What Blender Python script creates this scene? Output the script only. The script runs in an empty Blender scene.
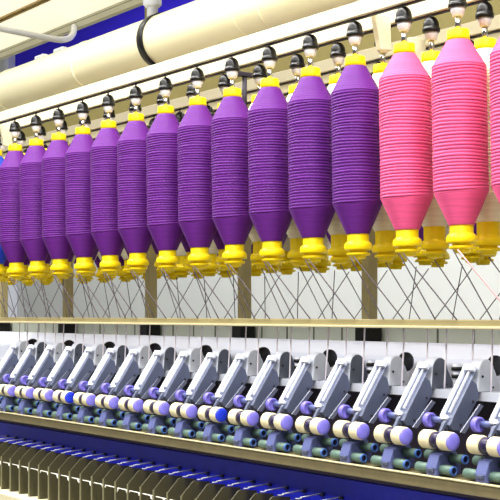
import bpy, bmesh, math, random
from mathutils import Vector, Matrix

random.seed(7)
C = bpy.context.scene.collection
PI = math.pi
H = 1.45                      # camera height above the floor; heights below are measured from it
F = 1300.0
TH = math.atan2(F, 902.0)
CT, ST = math.cos(TH), math.sin(TH)
HOR = 314.0


def at(px, py, Y):
    """point of the place seen at pixel (px, py) and standing in the vertical plane y = Y"""
    u = (px - 250) / F
    v = (HOR - py) / F
    Z = Y / (CT + u * ST)
    return Vector((Z * (-ST + u * CT), Y, H + v * Z))


# ------------------------------------------------------------------ materials
def lin(c):
    return tuple(((x / 255) / 12.92 if x / 255 <= 0.04045 else ((x / 255 + 0.055) / 1.055) ** 2.4) for x in c) + (1,)


def mat(name, rgb, rough=0.5, metal=0.0, var=0.06, scale=30, bump=0.0, bscale=200, spec=0.5, sss=0.0):
    m = bpy.data.materials.new(name)
    m.use_nodes = True
    nt = m.node_tree
    b = nt.nodes['Principled BSDF']
    b.inputs['Roughness'].default_value = rough
    b.inputs['Metallic'].default_value = metal
    b.inputs['Specular IOR Level'].default_value = spec
    tc = nt.nodes.new('ShaderNodeTexCoord')
    nz = nt.nodes.new('ShaderNodeTexNoise')
    nz.inputs['Scale'].default_value = scale
    nz.inputs['Detail'].default_value = 4
    nt.links.new(tc.outputs['Object'], nz.inputs['Vector'])
    mx = nt.nodes.new('ShaderNodeMixRGB')
    c = lin(rgb)
    mx.inputs[1].default_value = tuple(min(1, x * (1 + var)) for x in c[:3]) + (1,)
    mx.inputs[2].default_value = tuple(x * (1 - var * 1.5) for x in c[:3]) + (1,)
    nt.links.new(nz.outputs['Fac'], mx.inputs[0])
    nt.links.new(mx.outputs[0], b.inputs['Base Color'])
    if bump:
        n2 = nt.nodes.new('ShaderNodeTexNoise')
        n2.inputs['Scale'].default_value = bscale
        nt.links.new(tc.outputs['Object'], n2.inputs['Vector'])
        bp = nt.nodes.new('ShaderNodeBump')
        bp.inputs['Strength'].default_value = bump
        bp.inputs['Distance'].default_value = 0.002
        nt.links.new(n2.outputs['Fac'], bp.inputs['Height'])
        nt.links.new(bp.outputs['Normal'], b.inputs['Normal'])
    return m


def thread_mat(name, rgb, sheen=0.03):
    """wound roving: fine horizontal lays, slightly irregular"""
    m = bpy.data.materials.new(name)
    m.use_nodes = True
    nt = m.node_tree
    b = nt.nodes['Principled BSDF']
    b.inputs['Roughness'].default_value = 0.62
    b.inputs['Specular IOR Level'].default_value = 0.25
    b.inputs['Sheen Weight'].default_value = sheen
    b.inputs['Sheen Roughness'].default_value = 0.4
    tc = nt.nodes.new('ShaderNodeTexCoord')
    mp = nt.nodes.new('ShaderNodeMapping')
    mp.inputs['Scale'].default_value = (3, 3, 110)
    nt.links.new(tc.outputs['Object'], mp.inputs['Vector'])
    nz = nt.nodes.new('ShaderNodeTexNoise')
    nz.inputs['Scale'].default_value = 2.2
    nz.inputs['Detail'].default_value = 5
    nt.links.new(mp.outputs[0], nz.inputs['Vector'])
    rp = nt.nodes.new('ShaderNodeValToRGB')
    c = lin(rgb)
    rp.color_ramp.elements[0].position = 0.3
    rp.color_ramp.elements[0].color = tuple(x * 0.88 for x in c[:3]) + (1,)
    rp.color_ramp.elements[1].position = 0.7
    rp.color_ramp.elements[1].color = tuple(min(1, x * 1.08) for x in c[:3]) + (1,)
    nt.links.new(nz.outputs['Fac'], rp.inputs[0])
    nt.links.new(rp.outputs[0], b.inputs['Base Color'])
    bp = nt.nodes.new('ShaderNodeBump')
    bp.inputs['Strength'].default_value = 0.35
    bp.inputs['Distance'].default_value = 0.003
    nt.links.new(nz.outputs['Fac'], bp.inputs['Height'])
    nt.links.new(bp.outputs['Normal'], b.inputs['Normal'])
    return m


M = dict(
    purple=thread_mat('purple_roving', (92, 24, 122)),
    pink=thread_mat('pink_roving', (222, 84, 134)),
    cream_t=thread_mat('cream_roving', (250, 240, 208)),
    blue_t=thread_mat('blue_roving', (40, 70, 205)),
    yellow=mat('yellow_plastic', (255, 222, 4), 0.42, var=0.03, spec=0.3),
    black=mat('black_plastic', (18, 18, 19), 0.36, var=0.1, spec=0.3),
    milky=mat('milky_plastic', (226, 222, 226), 0.4, var=0.03),
    chrome=mat('chrome', (190, 190, 194), 0.12, 1.0, var=0.02),
    rail=mat('cream_paint', (226, 219, 188), 0.4, var=0.03, scale=8),
    duct=mat('duct_paint', (240, 233, 198), 0.32, var=0.03, scale=5),
    tan=mat('tan_paint', (158, 146, 104), 0.45, var=0.08, scale=12),
    post=mat('post_paint', (172, 160, 112), 0.45, var=0.05, scale=10),
    khaki=mat('khaki_paint', (160, 150, 96), 0.6, var=0.05),
    wall=mat('wall_plaster', (222, 226, 226), 0.8, var=0.02, scale=3),
    ceil=mat('ceiling_paint', (250, 247, 232), 0.8, var=0.02, scale=2),
    wblue=mat('blue_wall_paint', (66, 52, 238), 0.9, spec=0.1, var=0.04, scale=2),
    floor=mat('floor_paint', (112, 110, 104), 0.5, var=0.08, scale=3),
    strip=mat('grey_strip', (200, 200, 182), 0.45, 0.2, var=0.05),
    brown=mat('brown_strip', (196, 172, 120), 0.5, var=0.05),
    white=mat('white_enamel', (230, 234, 247), 0.3, var=0.03, scale=12),
    cover=mat('cover_enamel', (226, 231, 248), 0.35, var=0.05, scale=6),
    panel=mat('panel_paint', (192, 198, 184), 0.5, var=0.04, scale=6),
    seam=mat('seam_dark', (92, 92, 80), 0.7),
    lgrey=mat('light_grey_metal', (206, 210, 216), 0.35, 0.2, var=0.08, scale=25),
    dgrey=mat('dark_grey_metal', (98, 104, 116), 0.4, 0.3, var=0.15, scale=25),
    slate=mat('slate_plastic', (88, 95, 120), 0.4, 0.1, var=0.15, scale=20),
    lip=mat('pale_lip', (196, 186, 148), 0.45, var=0.1, scale=30),
    link=mat('link_grey', (104, 108, 126), 0.4, 0.2, var=0.1),
    cot=mat('cream_rubber', (238, 226, 186), 0.55, var=0.05, scale=40, bump=0.2),
    violet=mat('violet_plastic', (140, 132, 242), 0.4, var=0.05),
    vblue=mat('blue_plastic', (36, 62, 222), 0.4, var=0.05),
    vrear=mat('violet_apron', (122, 112, 214), 0.45, var=0.12, scale=50),
    dcore=mat('dark_violet_shaft', (34, 26, 66), 0.35, var=0.1),
    green=mat('green_sleeve', (92, 118, 106), 0.5, var=0.25, scale=35),
    lav=mat('lavender_bracket', (92, 100, 152), 0.45, 0.1, var=0.2, scale=30),
    teal=mat('blue_ring', (60, 98, 170), 0.4, var=0.1),
    navy=mat('dark_navy', (18, 20, 50), 0.4),
    bluep=mat('blue_panel_paint', (26, 34, 196), 0.4, var=0.18, scale=14),
    beam=mat('olive_beam', (122, 112, 80), 0.5, var=0.2, scale=22),
    dark=mat('dark_machine', (44, 37, 50), 0.6, var=0.2),
    sep=mat('separator_plastic', (70, 66, 44), 0.45, var=0.1, scale=20),
    sepedge=mat('separator_edge', (126, 122, 94), 0.5, var=0.08),
    base=mat('base_cream', (236, 228, 190), 0.5, var=0.1, scale=40),
    wire=mat('steel_wire', (150, 150, 158), 0.45, 0.0, var=0.05),
    lint=mat('cotton_lint', (236, 234, 224), 0.9),
    trough_glow=None,
    strand_d=mat('dark_strand', (86, 76, 84), 0.8, var=0.15),
    strand_p=mat('pink_strand', (226, 168, 172), 0.8, var=0.05),
    strand_l=mat('lilac_strand', (252, 244, 255), 0.8, var=0.03),
)

lm = mat('trough_underside_glow', (250, 246, 226), 0.6, var=0.02, scale=3)
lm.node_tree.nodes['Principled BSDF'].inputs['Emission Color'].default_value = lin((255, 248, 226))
lm.node_tree.nodes['Principled BSDF'].inputs['Emission Strength'].default_value = 0.75  # emission added so the trough underside looks brightly lit, not a known light source
M['trough_glow'] = lm


# ------------------------------------------------------------------ mesh helpers
class MB:
    def __init__(self):
        self.bm = bmesh.new()
        self.mats = []

    def mi(self, m):
        if m not in self.mats:
            self.mats.append(m)
        return self.mats.index(m)

    def box(self, x0, x1, y0, y1, z0, z1, m, bev=0.0):
        t = bmesh.new()
        bmesh.ops.create_cube(t, size=1)
        for v in t.verts:
            v.co = Vector(((x0 + x1) / 2 + v.co.x * (x1 - x0), (y0 + y1) / 2 + v.co.y * (y1 - y0), (z0 + z1) / 2 + v.co.z * (z1 - z0)))
        if bev:
            bmesh.ops.bevel(t, geom=list(t.edges), offset=bev, segments=2, affect='EDGES', profile=0.5)
        self.merge(t, m)
        return self

    def merge(self, t, m, smooth=False):
        i = self.mi(m)
        mp = {}
        for v in t.verts:
            mp[v] = self.bm.verts.new(v.co)
        for f in t.faces:
            try:
                g = self.bm.faces.new([mp[v] for v in f.verts])
            except ValueError:
                continue
            g.material_index = i
            g.smooth = smooth
        t.free()

    def lathe(self, prof, m, seg=32, axis='Z', org=(0, 0, 0), cap=True, wob=None):
        """prof: list of (r, h) along the axis"""
        i = self.mi(m)
        org = Vector(org)
        rings = []
        for k, (r, h) in enumerate(prof):
            ring = []
            for s in range(seg):
                a = 2 * PI * s / seg
                hh = h + (wob(k, a) if wob else 0)
                if axis == 'Z':
                    p = Vector((r * math.cos(a), r * math.sin(a), hh))
                elif axis == 'X':
                    p = Vector((hh, r * math.cos(a), r * math.sin(a)))
                else:
                    p = Vector((r * math.sin(a), hh, r * math.cos(a)))
                ring.append(self.bm.verts.new(org + p))
            rings.append(ring)
        for k in range(len(rings) - 1):
            for s in range(seg):
                q = [rings[k][s], rings[k][(s + 1) % seg], rings[k + 1][(s + 1) % seg], rings[k + 1][s]]
                f = self.bm.faces.new(q)
                f.material_index = i
                f.smooth = True
        if cap:
            for ring in (rings[0], rings[-1]):
                f = self.bm.faces.new(ring)
                f.material_index = i
        return self

    def tube(self, pts, r, m, seg=8):
        i = self.mi(m)
        pts = [Vector(p) for p in pts]
        rings = []
        up = Vector((0, 0, 1))
        n = None
        for k, p in enumerate(pts):
            d = (pts[min(k + 1, len(pts) - 1)] - pts[max(k - 1, 0)]).normalized()
            if n is None:
                n = d.cross(up if abs(d.z) < 0.95 else Vector((1, 0, 0))).normalized()
            else:
                n = (n - d * n.dot(d)).normalized()
            b = d.cross(n)
            rr = r[k] if isinstance(r, (list, tuple)) else r
            rings.append([self.bm.verts.new(p + n * rr * math.cos(2 * PI * s / seg) + b * rr * math.sin(2 * PI * s / seg)) for s in range(seg)])
        for k in range(len(rings) - 1):
            for s in range(seg):
                f = self.bm.faces.new([rings[k][s], rings[k][(s + 1) % seg], rings[k + 1][(s + 1) % seg], rings[k + 1][s]])
                f.material_index = i
                f.smooth = True
        for ring in (rings[0], rings[-1]):
            self.bm.faces.new(ring).material_index = i
        return self

    def prism(self, poly, x0, x1, m, bev=0.0):
        """outline in (y, z) drawn out along x"""
        t = bmesh.new()
        a = [t.verts.new((x0, y, z)) for y, z in poly]
        b = [t.verts.new((x1, y, z)) for y, z in poly]
        n = len(poly)
        t.faces.new(a)
        t.faces.new(b[::-1])
        for k in range(n):
            t.faces.new([a[k], b[k], b[(k + 1) % n], a[(k + 1) % n]])
        if bev:
            es = [e for e in t.edges if abs(e.verts[0].co.x - e.verts[1].co.x) < 1e-9]
            bmesh.ops.bevel(t, geom=es, offset=bev, segments=2, affect='EDGES', profile=0.5)
        self.merge(t, m)
        return self

    def mesh(self, name):
        bmesh.ops.recalc_face_normals(self.bm, faces=list(self.bm.faces))
        me = bpy.data.meshes.new(name)
        self.bm.to_mesh(me)
        self.bm.free()
        for m in self.mats:
            me.materials.append(m)
        return me

    def build(self, name, parent=None, loc=None):
        return link(name, self.mesh(name), parent, loc)


def link(name, me, parent=None, loc=None):
    o = bpy.data.objects.new(name, me)
    C.objects.link(o)
    if parent:
        o.parent = parent
    if loc is not None:
        o.location = loc
    return o


def tag(o, label, cat, group=None, kind=None):
    if label:
        o['label'] = label
    if cat:
        o['category'] = cat
    if group:
        o['group'] = group
    if kind:
        o['kind'] = kind
    return o


def empty(name, loc, label, cat, group=None):
    o = bpy.data.objects.new(name, None)
    o.empty_display_size = 0.05
    C.objects.link(o)
    o.location = loc
    return tag(o, label, cat, group)


def dup(root, loc, label, cat, group):
    r = root.copy()
    C.objects.link(r)
    r.location = loc
    tag(r, label, cat, group)
    for ch in list(root.children):
        c = ch.copy()
        C.objects.link(c)
        c.parent = r
        for g in list(ch.children):
            d = g.copy()
            C.objects.link(d)
            d.parent = c
    return r


ORD = ['first', 'second', 'third', 'fourth', 'fifth', 'sixth', 'seventh', 'eighth', 'ninth', 'tenth', 'eleventh', 'twelfth',
       'thirteenth', 'fourteenth', 'fifteenth', 'sixteenth', 'seventeenth', 'eighteenth', 'nineteenth', 'twentieth']
TENS = {2: 'twenty', 3: 'thirty', 4: 'forty', 5: 'fifty', 6: 'sixty'}


def nth(k):                    # 1-based
    if k <= 20:
        return ORD[k - 1]
    t, r = divmod(k, 10)
    if r == 0:
        return TENS[t][:-1] + 'ieth'
    return TENS[t] + '-' + ORD[r - 1]


# ------------------------------------------------------------------ dimensions
Y1 = 2.60
ROWS = [Y1, 2.756, 3.09, 3.25]
X0 = at(457.5, HOR, Y1).x
P = X0 - at(404.2, HOR, Y1).x
P = (X0 - at(15.0, HOR, Y1).x) / 13.0
XL, XR = -9.0, 1.2            # extent of the machine along x
YA = 2.50                      # front roller line
XA = at(451.5, HOR, YA).x - 0.052
PA = (at(451.5, HOR, YA).x - at(12.0, HOR, YA).x) / 15.0
ZA = H - 0.352

# ------------------------------------------------------------------ the hall
def struct(name, mb):
    o = mb.build(name)
    o['kind'] = 'structure'
    return o


struct('floor', MB().box(-16, 5, -14, 7.2, -0.1, 0, M['floor']))
struct('ceiling', MB().box(-16, 5, -3, 7.2, H + 3.7, H + 3.8, M['ceil']))
struct('wall_back', MB().box(-16, 5, 7.0, 7.2, 0, H + 3.7, M['wall']))
pb = at(11.5, 60, 6.98)
bp = MB().box(pb.x, 1.0, 6.96, 7.0, H + 2.3, H + 3.69, M['wblue']).build('wall_panel')
tag(bp, 'deep blue painted wall panel behind the cream duct', 'wall panel')
cx = at(9.8, 60, 6.9).x
tag(MB().box(cx - 0.09, cx + 0.03, 6.86, 6.995, 0, H + 3.69, M['white'], 0.01).build('wall_column'),
    'white upright column at the left end of the blue wall panel', 'column')

# overhead cable trough (pale underside with a glow added to brighten it, grey lip, brown lip)
TZ = H + 1.77
tr = empty('overhead_trough', (-4, 3.42, TZ), 'long cream overhead trough with added glow and grey edge strip at top left', 'trough')


def world_part(mb, name, root):
    me = mb.mesh(name)
    me.transform(Matrix.Translation(-Vector(root.location)))
    return link(name, me, root)


world_part(MB().box(XL, XR, 2.6, 3.6, TZ + 0.02, TZ + 0.06, M['ceil']), 'trough_bed', tr)
world_part(MB().box(XL, XR, 3.255, 3.595, TZ, TZ + 0.0195, M['trough_glow']), 'glow_underside', tr)['label'] = 'cream underside with added glow'
world_part(MB().box(XL, XR, 2.65, 3.195, TZ, TZ + 0.0195, M['trough_glow']), 'glow_underside', tr)['label'] = 'cream underside with added glow'
world_part(MB().box(XL, XR, 3.60, 3.62, TZ - 0.012, TZ + 0.07, M['strip']).box(XL, XR, 3.595, 3.63, TZ - 0.055, TZ - 0.017, M['strip'], 0.004)
           .box(XL, XR, 3.603, 3.612, TZ - 0.018, TZ - 0.010, M['seam']), 'edge_strip', tr)
world_part(MB().box(XL, XR, 3.238, 3.25, TZ - 0.006, TZ + 0.019, M['brown']).box(XL, XR, 3.202, 3.212, TZ - 0.006, TZ + 0.019, M['brown']), 'divider_strip', tr)
hb = MB()
for x in (-7.5, -4.6, -1.4):
    hb.box(x - 0.012, x + 0.012, 3.41, 3.43, TZ + 0.05, H + 3.7, M['white'])
world_part(hb, 'hanger', tr)

# curved white pipe
pts = [at(-30, 22, 3.0), at(0, 28.5, 3.1), at(20, 32.5, 3.15), at(40, 36.5, 3.22), at(56, 39.4, 3.3), at(64, 39.6, 3.36), at(70, 37.5, 3.42), at(73.3, 33, 3.48), at(74, 29, 3.54), at(74.2, 26.5, 3.59)]
pts.insert(0, Vector((pts[0].x - 0.06, pts[0].y, TZ - 0.001)))
sm = []
for k in range(len(pts) - 1):
    for j in range(4):
        t = j / 4
        p0, p1, p2, p3 = pts[max(k - 1, 0)], pts[k], pts[k + 1], pts[min(k + 2, len(pts) - 1)]
        sm.append(0.5 * ((2 * p1) + (p2 - p0) * t + (2 * p0 - 5 * p1 + 4 * p2 - p3) * t * t + (3 * p1 - p0 - 3 * p2 + p3) * t ** 3))
sm.append(pts[-1])
tag(MB().tube(sm, 0.018, M['white'], 12).build('bent_pipe'), 'slim white pipe with a hooked end under the overhead trough', 'pipe')

# round cream duct
DY, DZ, DR = 3.0, H + 1.222, 0.118
du = empty('air_duct', (-4, DY, DZ), 'thick round cream duct running above the bobbin rails', 'duct')
dm = MB()
prof = [(DR, XL), (DR, XR)]
dm.lathe(prof, M['duct'], 64, 'X', (0, DY, DZ))
world_part(dm, 'duct_tube', du)
sx = at(92, HOR, DY).x
for px in (15, 92, 255, 280):
    x = at(px, HOR, DY).x
    world_part(MB().lathe([(DR + 0.0005, x - 0.006), (DR + 0.0025, x - 0.004), (DR + 0.0025, x + 0.004), (DR + 0.0005, x + 0.006)], M['duct'], 64, 'X', (0, DY, DZ)), 'seam_ring', du)
for px in (43, 62):
    x = at(px, HOR, DY).x
    world_part(MB().box(x - 0.05, x + 0.05, DY - 0.03, DY + 0.015, DZ + DR - 0.02, DZ + DR + 0.02, M['white'], 0.012), 'top_clamp', du)
xs = at(163, HOR, DY).x
ds = empty('duct_hanger', (xs, DY, DZ + DR), 'white hanger rod with black strap around the cream duct', 'hanger')
st = MB()
st.lathe([(DR + 0.002, xs - 0.023), (DR + 0.007, xs - 0.023), (DR + 0.007, xs + 0.023), (DR + 0.002, xs + 0.023)], M['black'], 64, 'X', (0, DY, DZ), cap=False)
o = world_part(st, 'strap', ds)
o['label'] = 'black strap'
rx = xs - 0.06
rb = MB().lathe([(0.025, DZ + DR - 0.03), (0.025, TZ - 0.0005)], M['white'], 20, 'Z', (rx, DY - 0.02, 0))
world_part(rb, 'rod', ds)
zc = at(147, 9, DY).z
world_part(MB().lathe([(0.03, zc - 0.012), (0.042, zc), (0.042, zc + 0.06), (0.034, zc + 0.08)], M['white'], 20, 'Z', (rx, DY - 0.02, 0)), 'collar', ds)
world_part(MB().lathe([(0.018, rx + 0.03), (0.02, rx + 0.08), (0.032, rx + 0.09), (0.03, rx + 0.14)], M['white'], 16, 'X', (0, DY - 0.02, zc + 0.055)), 'side_knob', ds)

# far khaki trunking seen between the rails
tk = empty('trunking', (-4, 3.7, H + 0.99), 'long khaki trunking behind the bobbin rails', 'trunking')
world_part(MB().box(XL, XR, 3.62, 3.78, H + 0.99, H + 1.45, M['khaki'], 0.01), 'channel', tk)
for x in (-8.8, at(148, HOR, 3.7).x, 0.2):
    world_part(MB().box(x - 0.02, x + 0.02, 3.69, 3.71, H + 1.45, H + 3.7, M['khaki']), 'hanger', tk)

# ------------------------------------------------------------------ creel rails, posts
RZ0, RZ1 = H + 0.927, H + 0.973
names = ['cream creel rail nearest the front, carrying the front bobbin row', 'cream creel rail just behind the front one, carrying the second bobbin row',
         'cream creel rail third from the front, below the khaki trunking', 'cream creel rail farthest back under the round duct']
for k, y in enumerate(ROWS):
    r = empty('creel_rail', (-4, y, RZ0), names[k], 'rail', 'creel rails')
    world_part(MB().box(XL, XR, y - 0.02, y + 0.02, RZ0, RZ1, M['rail'], 0.003), 'rail_body', r)
    world_part(MB().box(XL, XR, y - 0.008, y + 0.008, RZ0 - 0.004, RZ0 + 0.0005, M['dark']), 'slot', r)['label'] = 'dark slot under the rail'

# guide rail, tan
gr = empty('guide_rail', (-4, 2.63, H - 0.045), 'tan horizontal guide rail below the yellow bobbin feet', 'rail')
world_part(MB().box(XL, XR, 2.615, 2.68, H - 0.040, H - 0.016, M['tan'], 0.003), 'rail_body', gr)
world_part(MB().box(XL, XR, 2.600, 2.622, H - 0.043, H - 0.035, M['lip'], 0.002), 'front_lip', gr)
tag(MB().box(XL, XR, 3.22, 3.27, H - 0.045, H - 0.02, M['tan'], 0.003).build('guide_rail'), 'far tan guide rail on the other side of the machine', 'rail')

PY = 2.96
for k, px in enumerate((369.5, 244.5, 151, 68, 3)):
    x = at(px, HOR, PY).x
    w = 0.021
    r = empty('creel_post', (x, PY, H - 0.25), nth(k + 1) + ' tan creel post from the right, below the bobbins', 'post', 'creel posts')
    world_part(MB().box(x - w, x + w, PY - w, PY + w, H - 0.86, H + 0.78, M['post'], 0.004), 'post_tube', r)
    if k == 1:
      world_part(MB().tube([(x, PY, H + 0.78), (x, PY, RZ1 - 0.01)], 0.010, M['dark'] if k == 1 else M['post'], 10), 'neck', r)
      world_part(MB().box(x - 0.014, x + 0.014, ROWS[1] + 0.0205, ROWS[2] - 0.0205, RZ1 - 0.02, RZ1 - 0.002, M['dark'] if k == 1 else M['rail'], 0.003), 'cross_arm', r)
    world_part(MB().box(x - 0.035, x + 0.035, PY - 0.04, PY + 0.03, H - 0.13, H - 0.045, M['black'], 0.006), 'clamp', r)['label'] = 'black clamp'

for px, yy, lab in ((381, 2.69, 'cream plate bracket under the rails, above the gap beside the first pink bobbin'), (5, 2.69, 'cream plate bracket under the rails at the left edge'),
                    (417, 3.02, 'pinkish cream plate bracket deep between the rails above the pink bobbins')):
    x = at(px, HOR, yy).x
    tag(MB().prism([(yy - 0.035, RZ0 + 0.02), (yy + 0.03, RZ0 + 0.02), (yy + 0.035, RZ0 - 0.09), (yy - 0.01, RZ0 - 0.09)], x - 0.012, x + 0.012, M['rail'], 0.003).build('rail_bracket'), lab, 'bracket', 'rail brackets')

# ------------------------------------------------------------------ bobbins and holders (origin at the rail underside)
def zz(h):
    return h - 0.930


def package(m, end=.2560, sh=.7060):
    mb = MB()
    pr = [(0.028, zz(.7815)), (0.0335, zz(.782)), (0.0352, zz(.779))]
    n = 12                                            # upper cone
    for k in range(1, n + 1):
        t = k / n
        r = 0.0352 + (0.0785 - 0.0352) * t
        h = .779 + (sh - .779) * t
        pr.append((r - 0.0006, zz(h + 0.002)))
        pr.append((r, zz(h)))
    nw = 37                                           # straight body: windings
    top, bot = sh - .0015, .3495
    rnd = random.Random(3)
    tilt = {}
    dh = (top - bot) / nw
    for k in range(nw):
        h = top - dh * k
        rr = 0.0785 + rnd.uniform(-0.0006, 0.0006)
        base = len(pr)
        a, ph = 0.0016 + 0.0014 * math.sin(k * 0.55), 0.9 + 0.16 * k + 0.2 * math.sin(k * 1.3)
        for j, (dr, f) in enumerate(((-0.0028, 0.0), (-0.0003, .13), (0.0, .5), (-0.0003, .87))):
            pr.append((rr + dr, zz(h - dh * f)))
            tilt[base + j] = (a, ph)
    n = 14
    for k in range(0, n + 1):
        t = k / n
        r = 0.0785 + (0.0370 - 0.0785) * t
        h = bot + (end - bot) * t
        pr.append((r - 0.0006, zz(h + 0.0015)))
        pr.append((r, zz(h)))
    pr.append((0.028, zz(end - 0.001)))

    def wob(k, a):
        if k in tilt:
            A, ph = tilt[k]
            return A * math.sin(a + ph) + 0.4 * A * math.sin(3 * a + 2 * ph)
        return 0
    mb.lathe(pr, m, 48, 'Z', wob=wob)
    return mb.mesh('thread_package')


collar_me = MB().lathe([(0.012, zz(.8125)), (0.0305, zz(.813)), (0.0315, zz(.811)), (0.0325, zz(.793)), (0.0335, zz(.782)), (0.03, zz(.7815))], M['yellow'], 36).mesh('top_collar')
cup_me = MB().lathe([(0.02, zz(.278)), (0.0335, zz(.2765)), (0.034, zz(.275)), (0.034, zz(.2345)), (0.0352, zz(.2315)), (0.0405, zz(.2275)), (0.0435, zz(.2225)), (0.0445, zz(.216)), (0.0445, zz(.2075)), (0.043, zz(.2055)),
                     (0.028, zz(.2055)), (0.0275, zz(.1985)), (0.036, zz(.1965)), (0.037, zz(.195)), (0.037, zz(.1905)), (0.0355, zz(.189)), (0.0245, zz(.1885)), (0.0235, zz(.180)), (0.0215, zz(.1775)), (0.01, zz(.1775))], M['yellow'], 36).mesh('bottom_cup')
cap_me = MB().lathe([(0.003, zz(.9265)), (0.011, zz(.925)), (0.0185, zz(.9185)), (0.0232, zz(.909)), (0.025, zz(.896)), (0.025, zz(.8905)), (0.0276, zz(.8895)), (0.0276, zz(.880)), (0.0255, zz(.8775)), (0.017, zz(.8775))], M['black'], 32).mesh('cap')
sleeve_me = MB().lathe([(0.0205, zz(.879)), (0.0205, zz(.868)), (0.018, zz(.862)), (0.0155, zz(.855)), (0.0125, zz(.852)), (0.009, zz(.852))], M['milky'], 24).mesh('sleeve')
shaft_me = MB().lathe([(0.0086, zz(.856)), (0.0086, zz(.808))], M['chrome'], 20).mesh('shaft')
stem_me = MB().lathe([(0.0042, zz(.941)), (0.0042, zz(.922))], M['chrome'], 14).mesh('stem')
PK = {c: package(M[c], .274 if c == 'cream_t' else .256, .698 if c == 'purple' else .706) for c in ('purple', 'pink', 'cream_t', 'blue_t')}
LEAN = 0.024

protos = {}


def hang(x):
    # the rows hang a little lower towards the far end
    return 0.001 + 0.0010 * min(9, max(0, (X0 - x) / P))


def bobbin(x, y, col, label, group):
    loc = (x, y, RZ0 - hang(x))
    if col not in protos:
        r = empty('bobbin', loc, label, 'bobbin', group)
        link('thread_package', PK[col], r)
        link('top_collar', collar_me, r)['label'] = 'yellow top collar'
        link('bottom_cup', cup_me, r)['label'] = 'yellow bottom cup'
        protos[col] = r
    else:
        r = dup(protos[col], loc, label, 'bobbin', group)
    r.rotation_euler = (0, -LEAN, 0)
    rot = random.uniform(0, 6.28)
    r.children[0].rotation_euler = (0, 0, rot)
    return r


def holder(x, y, label, group):
    loc = (x, y, RZ0 - 0.0005 - hang(x))
    if 'h' not in protos:
        r = empty('bobbin_holder', loc, label, 'bobbin holder', group)
        link('stem', stem_me, r)
        link('cap', cap_me, r)['label'] = 'glossy black cap'
        link('sleeve', sleeve_me, r)['label'] = 'milky white sleeve'
        link('shaft', shaft_me, r)['label'] = 'chrome shaft'
        protos['h'] = r
    else:
        r = dup(protos['h'], loc, label, 'bobbin holder', group)
    r.rotation_euler = (0, -LEAN, 0)
    return r


def strand(p, q, m, r, label, group, sag=0.0):
    p, q = Vector(p), Vector(q)
    pts = []
    for k in range(7):
        t = k / 6
        c = p.lerp(q, t)
        c.z -= sag * 4 * t * (1 - t)
        pts.append(c - p)
    o = MB().tube(pts, r, m, 6).build('roving_strand', None, p)
    return tag(o, label, 'strand', group)


# front row
zb = H + 0.166
for n in range(-1, 15):
    x = X0 - P * n
    if n == -1:
        col, d = 'pink', 'pink roving bobbin cut off by the right edge, front row'
        hd = 'pink bobbin at the right edge, front row'
    elif n == 0:
        col, d = 'pink', 'largest whole pink bobbin, front row, second from the right edge'
        hd = 'largest whole pink bobbin, front row'
    elif n == 1:
        col, d = 'pink', 'pink bobbin in the front row touching the first purple bobbin'
        hd = 'pink bobbin next to the purple ones'
    elif n < 14:
        col, d = 'purple', nth(n - 1) + ' purple bobbin of the front row, counted from the pink bobbins'
        hd = nth(n - 1) + ' purple front bobbin from the pink ones'
    else:
        col, d = 'blue_t', 'blue bobbin in the front row at the left edge'
        hd = 'blue bobbin at the left edge'
    bobbin(x, Y1, col, d, 'bobbins in the front row')
    holder(x, Y1, 'black-capped holder above the ' + hd, 'bobbin holders in the front row')
    sm_ = M['strand_p'] if n == 0 else M['strand_d']
    strand((x + 0.036, Y1 - 0.034, H + 0.182 - hang(x)), (x + 0.215, 2.612, H - 0.0165), sm_, 0.002 if n else 0.0023, 'longer roving strand slanting down right from the ' + hd, 'strands from the front row')
    strand((x + 0.018, Y1 - 0.034, H + 0.182 - hang(x)), (x + 0.125, 2.612, H - 0.0165), M['strand_d'], 0.0019, 'steeper roving strand slanting down right from the ' + hd, 'strands from the front row')

# second row
x2 = at(431, HOR, ROWS[1]).x
off2 = (X0 - x2) / P
n0 = -1
cnt_c, cnt_p = 0, 0
for n in range(-2, 15):
    x = x2 - P * n
    pxx = None
    # cream to the right, purple to the left
    if n < 5:
        cnt_c += 1
        col, d = 'cream_t', nth(cnt_c) + ' cream bobbin of the second row from the right, behind the front bobbins'
        hd = nth(cnt_c) + ' cream bobbin from right, second row'
    else:
        cnt_p += 1
        col, d = 'purple', nth(cnt_p) + ' purple bobbin of the second row after the cream ones, mostly hidden'
        hd = nth(cnt_p) + ' purple bobbin after the cream ones, second row'
    bobbin(x, ROWS[1], col, d, 'bobbins in the second row')
    holder(x, ROWS[1], 'black-capped holder above the ' + hd, 'bobbin holders in the second row')
    strand((x + 0.03, ROWS[1] - 0.012, zb), (x + 0.31, 2.64, H - 0.018), M['strand_d'], 0.0019, 'roving strand from the ' + hd, 'strands from the second row')

# rows on the far side of the machine
for k, (y, off, cols, side) in enumerate(((ROWS[2], 0.42, ('purple', 'cream_t'), 'third'), (ROWS[3], 0.9, ('cream_t', 'purple'), 'fourth'))):
    for i, n in enumerate(range(-1, 19)):
        x = X0 - P * (n + off) + 0.10
        col = cols[0] if n < 8 else cols[1]
        cw = {'purple': 'purple', 'cream_t': 'cream'}[col]
        bobbin(x, y, col, '%s bobbin hidden deep in the %s row, %s from the right' % (cw, side, nth(i + 1)), 'bobbins in the %s row' % side)
        holder(x, y, 'black-capped holder in the %s row, %s from the right' % (side, nth(i + 1)), 'bobbin holders in the %s row' % side)
        strand((x - 0.03, y, zb), (x - 0.23, 3.235 if k == 0 else 3.25, H - 0.021), M['strand_d'], 0.0018,
               'roving strand slanting down left under the %s row, %s from the right' % (side, nth(i + 1)), 'strands from the %s row' % side)

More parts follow.
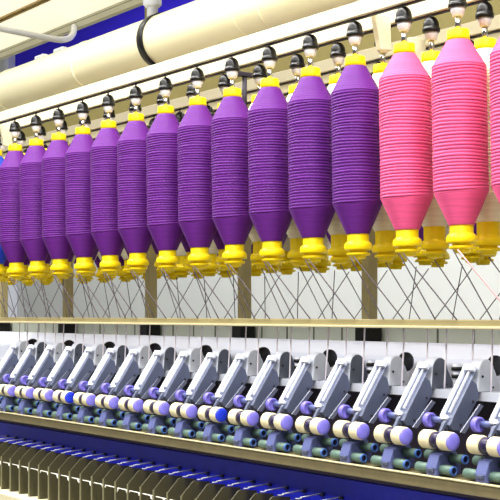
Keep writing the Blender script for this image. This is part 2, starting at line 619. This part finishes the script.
# ------------------------------------------------------------------ machine covers behind the drafting arms
cv = MB()
cpoly = [(2.895, H - 0.094), (2.91, H - 0.100), (2.91, H - 0.86), (2.80, H - 0.86), (2.80, H - 0.26), (2.84, H - 0.14), (2.88, H - 0.100)]
tag(cv.prism(cpoly, XL, XR, M['cover'], 0.004).build('machine_cover'), 'long smooth pale lavender cover behind the drafting arms', 'cover')
bpn = MB().box(XL, XR, 3.0, 3.05, H - 0.104, H - 0.03, M['panel'])
x = XR
while x > XL:
    bpn.box(x - 0.004, x + 0.004, 2.9985, 3.001, H - 0.104, H - 0.03, M['seam'])
    x -= 0.17
bpn.box(XL, XR, 2.997, 3.01, H - 0.113, H - 0.103, M['brown'])
tag(bpn.build('panel_row'), 'row of grey-green panels under the tan guide rail', 'panel')
tag(MB().box(XL, XR, 2.715, 2.78, H - 0.86, H - 0.238, M['dark'], 0.005).build('machine_chassis'), 'dark machine chassis behind the rollers', 'chassis')
sb = MB().prism([(YA + 0.150, ZA + 0.104), (YA + 0.185, ZA + 0.104), (YA + 0.190, ZA + 0.130), (YA + 0.147, ZA + 0.130)], XL, XR, M['white'], 0.003)
tag(sb.build('support_bar'), 'white bar carrying the row of drafting arms', 'bar')

# ------------------------------------------------------------------ drafting arms
ax = (0.562, 0.827)
nx = (-0.827, 0.562)


def AX(s, t):
    return (s * ax[0] + t * nx[0], s * ax[1] + t * nx[1])


def quad(s0, s1, t0, t1):
    return [AX(s0, t0), AX(s1, t0), AX(s1, t1), AX(s0, t1)]


def dome(yc, hw, zb_, zt, n=14, sk=0.0):
    pts = [(yc - hw, zb_), (yc + hw * 1.7, zb_), (yc + hw * 1.6, zb_ + 0.012)]
    zc_ = zt - hw * 0.95
    for k in range(n + 1):
        a = PI * k / n
        pts.append((yc + hw * 0.82 * math.cos(a), zc_ + (zt - zc_) * math.sin(a)))
    return pts


def make_arm(light, capm):
    d = {}
    d['body'] = MB().prism([AX(0.048, 0.004), AX(0.042, -0.015), AX(0.055, -0.046), AX(0.175, -0.05), AX(0.20, -0.02), AX(0.20, 0.004)], -0.018, 0.020, M['slate'], 0.003)
    d['body'].lathe([(0.004, 0.0195), (0.004, 0.0215)], M['dark'], 10, 'X', (0, AX(0.07, -0.03)[0], AX(0.07, -0.03)[1]))
    d['body'].lathe([(0.004, 0.0195), (0.004, 0.0215)], M['dark'], 10, 'X', (0, AX(0.15, -0.035)[0], AX(0.15, -0.035)[1]))
    h = MB()
    h.prism(quad(0.07, 0.232, 0.002, 0.005), -0.022, 0.020, M['slate'], 0.001)
    h.prism(quad(0.068, 0.238, 0.004, 0.018), -0.023, -0.0135, M['white'], 0.004)
    h.prism(quad(0.085, 0.236, 0.004, 0.013), -0.001, 0.004, M['white'], 0.002)
    h.prism(quad(0.222, 0.240, 0.002, 0.019), -0.023, 0.0195, M['white'], 0.003)
    h.prism(quad(0.062, 0.074, 0.002, 0.014), -0.023, 0.005, M['white'], 0.003)
    d['handle'] = h
    d['front_tip'] = MB().prism([AX(-0.002, 0.010), AX(0.0, -0.012), AX(0.06, -0.012), AX(0.075, 0.004), AX(0.05, 0.012)], -0.0055, 0.0055, M['slate'], 0.002)
    d['front_tip'].lathe([(0.0045, 0.005), (0.0045, 0.0075)], M['dark'], 10, 'X', (0, AX(0.035, 0.0)[0], AX(0.035, 0.0)[1]))
    br = MB()
    br.prism(dome(0.168, 0.036, 0.1305, 0.224), -0.022, 0.018, M['white'], 0.003)
    d['bracket'] = br
    sp = MB()
    sp.prism(dome(0.168, 0.0335, 0.1315, 0.221), 0.018, 0.0205, M['lgrey'] if light else M['dgrey'])
    sp.lathe([(0.004, 0.0203), (0.004, 0.0225)], M['dark'], 10, 'X', (0, 0.150, 0.174))
    sp.lathe([(0.003, 0.0203), (0.003, 0.0225)], M['dark'], 10, 'X', (0, 0.192, 0.142))
    d['side_plate'] = sp
    d['shaft'] = MB().lathe([(0.019, -0.0172), (0.0225, -0.015), (0.0225, 0.014), (0.019, 0.016)], M['dcore'], 24, 'X').lathe([(0.0065, -0.05), (0.0065, 0.05)], M['chrome'], 12, 'X')
    cp = lambda a, b: [(0.010, a), (0.0245, a), (0.0265, a + 0.003), (0.0265, b - 0.003), (0.0245, b), (0.010, b)]
    d['left_cot'] = MB().lathe(cp(-0.058, -0.0175), M['cot'], 32, 'X')
    d['right_cot'] = MB().lathe(cp(0.0165, 0.055), M['cot'], 32, 'X')
    d['end_cap'] = MB().lathe([(0.0245, 0.0548), (0.0245, 0.059), (0.0225, 0.0612), (0.012, 0.0622), (0.001, 0.0624)], capm, 32, 'X')
    ry, rz = 0.034, 0.050
    d['rear_roller'] = MB().lathe([(0.008, -0.083), (0.0195, -0.0825), (0.0215, -0.080), (0.0215, -0.066), (0.0205, -0.064), (0.016, -0.0635), (0.0145, -0.0655), (0.004, -0.0655)], M['vrear'], 28, 'X', (0, ry, rz)).lathe(
        [(0.009, -0.0642), (0.010, -0.04), (0.009, -0.012)], M['lav'], 16, 'X', (0, ry + 0.006, rz + 0.002))
    d['link'] = MB().prism([(-0.012, 0.030), (0.004, 0.026), (0.075, 0.098), (0.062, 0.104)], -0.096, -0.092, M['link']).lathe([(0.006, -0.097), (0.006, -0.087)], M['lgrey'], 12, 'X', (0, ry, rz))
    if light:
        kb = MB().lathe([(0.006, -0.004), (0.027, -0.003), (0.030, 0.001), (0.030, 0.010), (0.027, 0.013), (0.01, 0.014)], M['black'], 28, 'X', (0, 0.216, 0.203))
        kb.lathe([(0.005, -0.02), (0.005, 0.0)], M['chrome'], 10, 'X', (0, 0.21, 0.20))
        d['knob'] = kb
    return {k: v.mesh(k) for k, v in d.items()}


AM = {(l, c): make_arm(l, M[c]) for l in (True, False) for c in ('violet', 'vblue')}
aprot = {}
for m in range(-2, 17):
    x = XA - PA * m
    light = (m % 2 == 0)
    c = 'vblue' if m in (6, 12) else 'violet'
    lab = '%s drafting arm from the right, %s side plate%s' % (nth(m + 3), 'light grey' if light else 'dark grey', ', bright blue end cap' if c == 'vblue' else '')
    key = (light, c)
    if key not in aprot:
        r = empty('drafting_arm', (x, YA, ZA), lab, 'drafting arm', 'drafting arms')
        for k, me in AM[key].items():
            o = link(k, me, r)
            if k == 'end_cap':
                o['label'] = 'bright blue end cap' if c == 'vblue' else 'violet end cap'
            if k.endswith('cot'):
                o['label'] = 'cream rubber roller cot'
            if k == 'rear_roller':
                o['label'] = 'violet rear roller'
        aprot[key] = r
    else:
        r = dup(aprot[key], (x, YA, ZA), lab, 'drafting arm', 'drafting arms')

# ringed posts between arms
for m in range(-2, 8):
    if m in (0, 2, 4):
        x = XA - PA * m
        r = empty('ringed_post', (x - 0.088, YA + 0.155, ZA + 0.1305), 'white ringed post left of the %s drafting arm from the right' % nth(m + 3), 'ringed post', 'ringed posts')
        link('post_tube', MB().tube([(0, 0, 0), (0.0, 0.0, 0.075)], 0.012, M['white'], 16).mesh('post_tube'), r)
        for z in (0.04, 0.062):
            link('ring', MB().lathe([(0.0125, z - 0.006), (0.0165, z - 0.005), (0.0165, z + 0.005), (0.0125, z + 0.006)], M['black'], 20, cap=False).mesh('ring'), r)['label'] = 'black ring'

# pale strands from the guide rail to the arms
for m in range(-2, 17):
    x = XA - PA * m
    for j, (dx, w) in enumerate(((0.043, 'right'), (-0.043, 'left'))):
        dx += random.uniform(-0.006, 0.006)
        strand((x + dx + random.uniform(0.0, 0.012), 2.672, H - 0.0405), (x + dx, YA + 0.166, ZA + 0.130), M['strand_l'], 0.0028, 'pale lilac strand entering the %s side of the %s drafting arm from the right' % (w, nth(m + 3)), 'pale strands above the arms')

# ------------------------------------------------------------------ roller stands under the cots
def make_stand():
    d = {}
    d['bracket'] = MB().prism([(-0.014, -0.040), (0.045, -0.022), (0.070, -0.060), (0.070, -0.098), (-0.024, -0.098), (-0.028, -0.075)], -0.023, 0.018, M['lav'], 0.003)
    d['bracket'].box(-0.016, 0.010, -0.032, -0.026, -0.086, -0.076, M['slate'], 0.002)
    for nm, x0, x1, y, z, r in (('upper_roller', 0.019, 0.070, 0.032, -0.050, 0.0135), ('upper_roller', -0.075, -0.024, 0.026, -0.047, 0.0135),
                                ('lower_roller', 0.019, 0.062, -0.004, -0.080, 0.0145), ('lower_roller', -0.078, -0.024, -0.006, -0.080, 0.0145)):
        mb = MB().lathe([(0.006, x0), (r, x0 + 0.001), (r, x1 - 0.002), (r * 0.9, x1)], M['green'], 20, 'X', (0, y, z))
        d.setdefault('list', []).append((nm, mb.mesh(nm), x1, y, z, r))
    d['bracket'] = d['bracket'].mesh('bracket')
    return d


SD = make_stand()
ring_me = [MB().lathe([(0.0135, x1 - 0.001), (0.0135, x1 + 0.005), (0.009, x1 + 0.006), (0.009, x1 + 0.002), (0.001, x1 + 0.002)], M['teal'], 20, 'X', (0, y, z)).mesh('end_ring') if x1 > 0 else None for nm, me, x1, y, z, r in SD['list']]
hole_me = [MB().lathe([(0.0088, x1 + 0.001), (0.0088, x1 + 0.003)], M['navy'], 16, 'X', (0, y, z)).mesh('bore') if x1 > 0 else None for nm, me, x1, y, z, r in SD['list']]
sproot = None
for m in range(-2, 17):
    x = XA - PA * m
    lab = 'roller stand with green sleeves under the %s drafting arm from the right' % nth(m + 3)
    if sproot is None:
        sproot = empty('roller_stand', (x, YA, ZA), lab, 'roller stand', 'roller stands')
        link('bracket', SD['bracket'], sproot)['label'] = 'lavender bracket'
        for i, (nm, me, x1, y, z, r) in enumerate(SD['list']):
            o = link(nm, me, sproot)
            if ring_me[i]:
                link('end_ring', ring_me[i], o)['label'] = 'blue ring'
                link('bore', hole_me[i], o)
    else:
        dup(sproot, (x, YA, ZA), lab, 'roller stand', 'roller stands')

# ------------------------------------------------------------------ lower beam, blue panel
lb = empty('roller_beam', (-4, YA, H - 0.49), 'olive tan beam below the green rollers', 'beam')
world_part(MB().box(XL, XR, 2.47, 2.58, H - 0.486, H - 0.4505, M['beam'], 0.003), 'beam_body', lb)
world_part(MB().box(XL, XR, 2.465, 2.476, H - 0.4535, H - 0.4485, M['lip'], 0.002), 'top_lip', lb)['label'] = 'pale top lip'
tag(MB().box(XL, XR, 2.555, 2.575, H - 0.858, H - 0.514, M['bluep'], 0.003).build('blue_panel'), 'long royal blue panel under the olive beam', 'panel')

# ------------------------------------------------------------------ thread guides, separators
PS = PA / 2
XS = XA + PS * 0.5 - 0.02
guide = dict(
    rod=MB().tube([(0, 0.085, 0.006), (0, 0.04, 0.003), (0, 0.0, 0.0)], 0.0022, M['wire'], 8).mesh('rod'),
    loop=MB().tube([(0.010 * math.sin(a), -0.006 + 0.008 * math.cos(a), -0.004 * a / 5) for a in [k * 0.45 for k in range(13)]], 0.002, M['wire'], 8).mesh('loop'),
    hinge=MB().box(-0.008, 0.008, 0.082, 0.0932, -0.002, 0.008, M['navy'], 0.002).mesh('hinge'))
g0 = None
nsep = 0
xend = at(330, HOR, 2.45).x
xbeg = at(-12, HOR, 2.45).x
k = 0
while True:
    x = XA + 0.02 - PS * k
    k += 1
    if x > xend:
        continue
    if x < xbeg:
        break
    nsep += 1
    lab = '%s steel thread guide wire from the right, above the separators' % nth(nsep)
    loc = (x - PS * 0.35, 2.462, H - 0.578)
    if g0 is None:
        g0 = empty('thread_guide', loc, lab, 'thread guide', 'thread guides')
        for nm, me in guide.items():
            link(nm, me, g0)
    else:
        dup(g0, loc, lab, 'thread guide', 'thread guides')

ZS = H - 0.790
spoly = [(0.0, 0.0), (0.12, 0.0), (0.12, 0.190), (0.055, 0.197), (0.045, 0.194), (0.002, 0.150), (0.0, 0.146)]
sep_me = MB().prism(spoly, -0.0028, 0.0028, M['sep']).mesh('plate')
edge_me = MB().box(-0.0030, 0.0030, -0.004, 0.001, 0.0, 0.148, M['sepedge'], 0.001).mesh('front_edge')
s0 = None
q = 0
k = 0
while True:
    x = XA + 0.02 - PS * k
    k += 1
    if x > xend:
        continue
    if x < xbeg:
        break
    q += 1
    lab = '%s olive separator plate from the right, below the blue panel' % nth(q)
    loc = (x, 2.42, ZS)
    if s0 is None:
        s0 = empty('separator_plate', loc, lab, 'separator', 'separator plates')
        link('plate', sep_me, s0)
        link('front_edge', edge_me, s0)['label'] = 'pale front edge'
    else:
        dup(s0, loc, lab, 'separator', 'separator plates')
wz = H - 0.668
w = empty('guard_wire', (-4, 2.428, wz), 'thin white wire with hanging lint running through the separators', 'wire')
world_part(MB().tube([(xbeg - 0.3, 2.428, wz), (xend + 0.2, 2.428, wz)], 0.002, M['lint'], 8), 'wire_line', w)
lt = MB()
x = xbeg
while x < xend:
    s = random.uniform(0.012, 0.02)
    lt.tube([(x, 2.426, wz), (x + s * .5, 2.425, wz - s * .6), (x + s, 2.425, wz - s * .9), (x + s * 1.4, 2.426, wz - s * .3), (x + s * 1.6, 2.426, wz)], [0.002, 0.0034, 0.002, 0.003, 0.0015], M['lint'], 6)
    x += PS * random.uniform(0.9, 1.1)
o = world_part(lt, 'lint', w)
o['kind'] = 'stuff'
rb = empty('ring_rail', (-4, 2.4, H - 0.8), 'cream rail under the separator plates at lower left', 'rail')
world_part(MB().box(XL, XR, 2.37, 2.55, H - 0.86, ZS - 0.0005, M['base'], 0.004), 'rail_body', rb)
tag(MB().box(XL, XR, 2.40, 3.2, 0.0, H - 0.8605, M['dark'], 0.005).build('machine_plinth'), 'dark machine plinth below the ring rail', 'plinth')

# ------------------------------------------------------------------ light
def area(name, loc, rot, sx, sy, power, col=(1, 0.985, 0.95)):
    l = bpy.data.lights.new(name, 'AREA')
    l.shape = 'RECTANGLE'
    l.size, l.size_y = sx, sy
    l.energy = power
    l.color = col
    o = bpy.data.objects.new(name, l)
    C.objects.link(o)
    o.location = loc
    o.rotation_euler = rot
    return o


area('ceiling_lamp', (-3.5, 1.7, H + 3.4), (0, 0, 0), 10, 0.5, 680)
area('ceiling_lamp', (-2.5, -1.0, H + 3.4), (math.radians(25), 0, 0), 9, 0.5, 370)
area('ceiling_lamp', (-6.0, 5.2, H + 3.4), (0, 0, 0), 14, 0.5, 330)
wd = bpy.data.worlds.new('World')
bpy.context.scene.world = wd
wd.use_nodes = True
bg = wd.node_tree.nodes['Background']
bg.inputs[0].default_value = (1.0, 0.99, 0.97, 1)
bg.inputs[1].default_value = 0.25

# ------------------------------------------------------------------ camera
cam = bpy.data.cameras.new('camera')
cam.sensor_width = 36
cam.lens = F / 500 * 36
cam.shift_y = (HOR - 250) / 500
cam.clip_start = 0.05
co = bpy.data.objects.new('camera', cam)
C.objects.link(co)
co.location = (0, 0, H)
co.rotation_euler = (PI / 2, 0, TH)
sc = bpy.context.scene
sc.camera = co
sc.view_settings.view_transform = 'Standard'
sc.view_settings.look = 'None'
sc.view_settings.exposure = 0.0
sc.view_settings.gamma = 1.0
sc.view_settings.use_curve_mapping = False
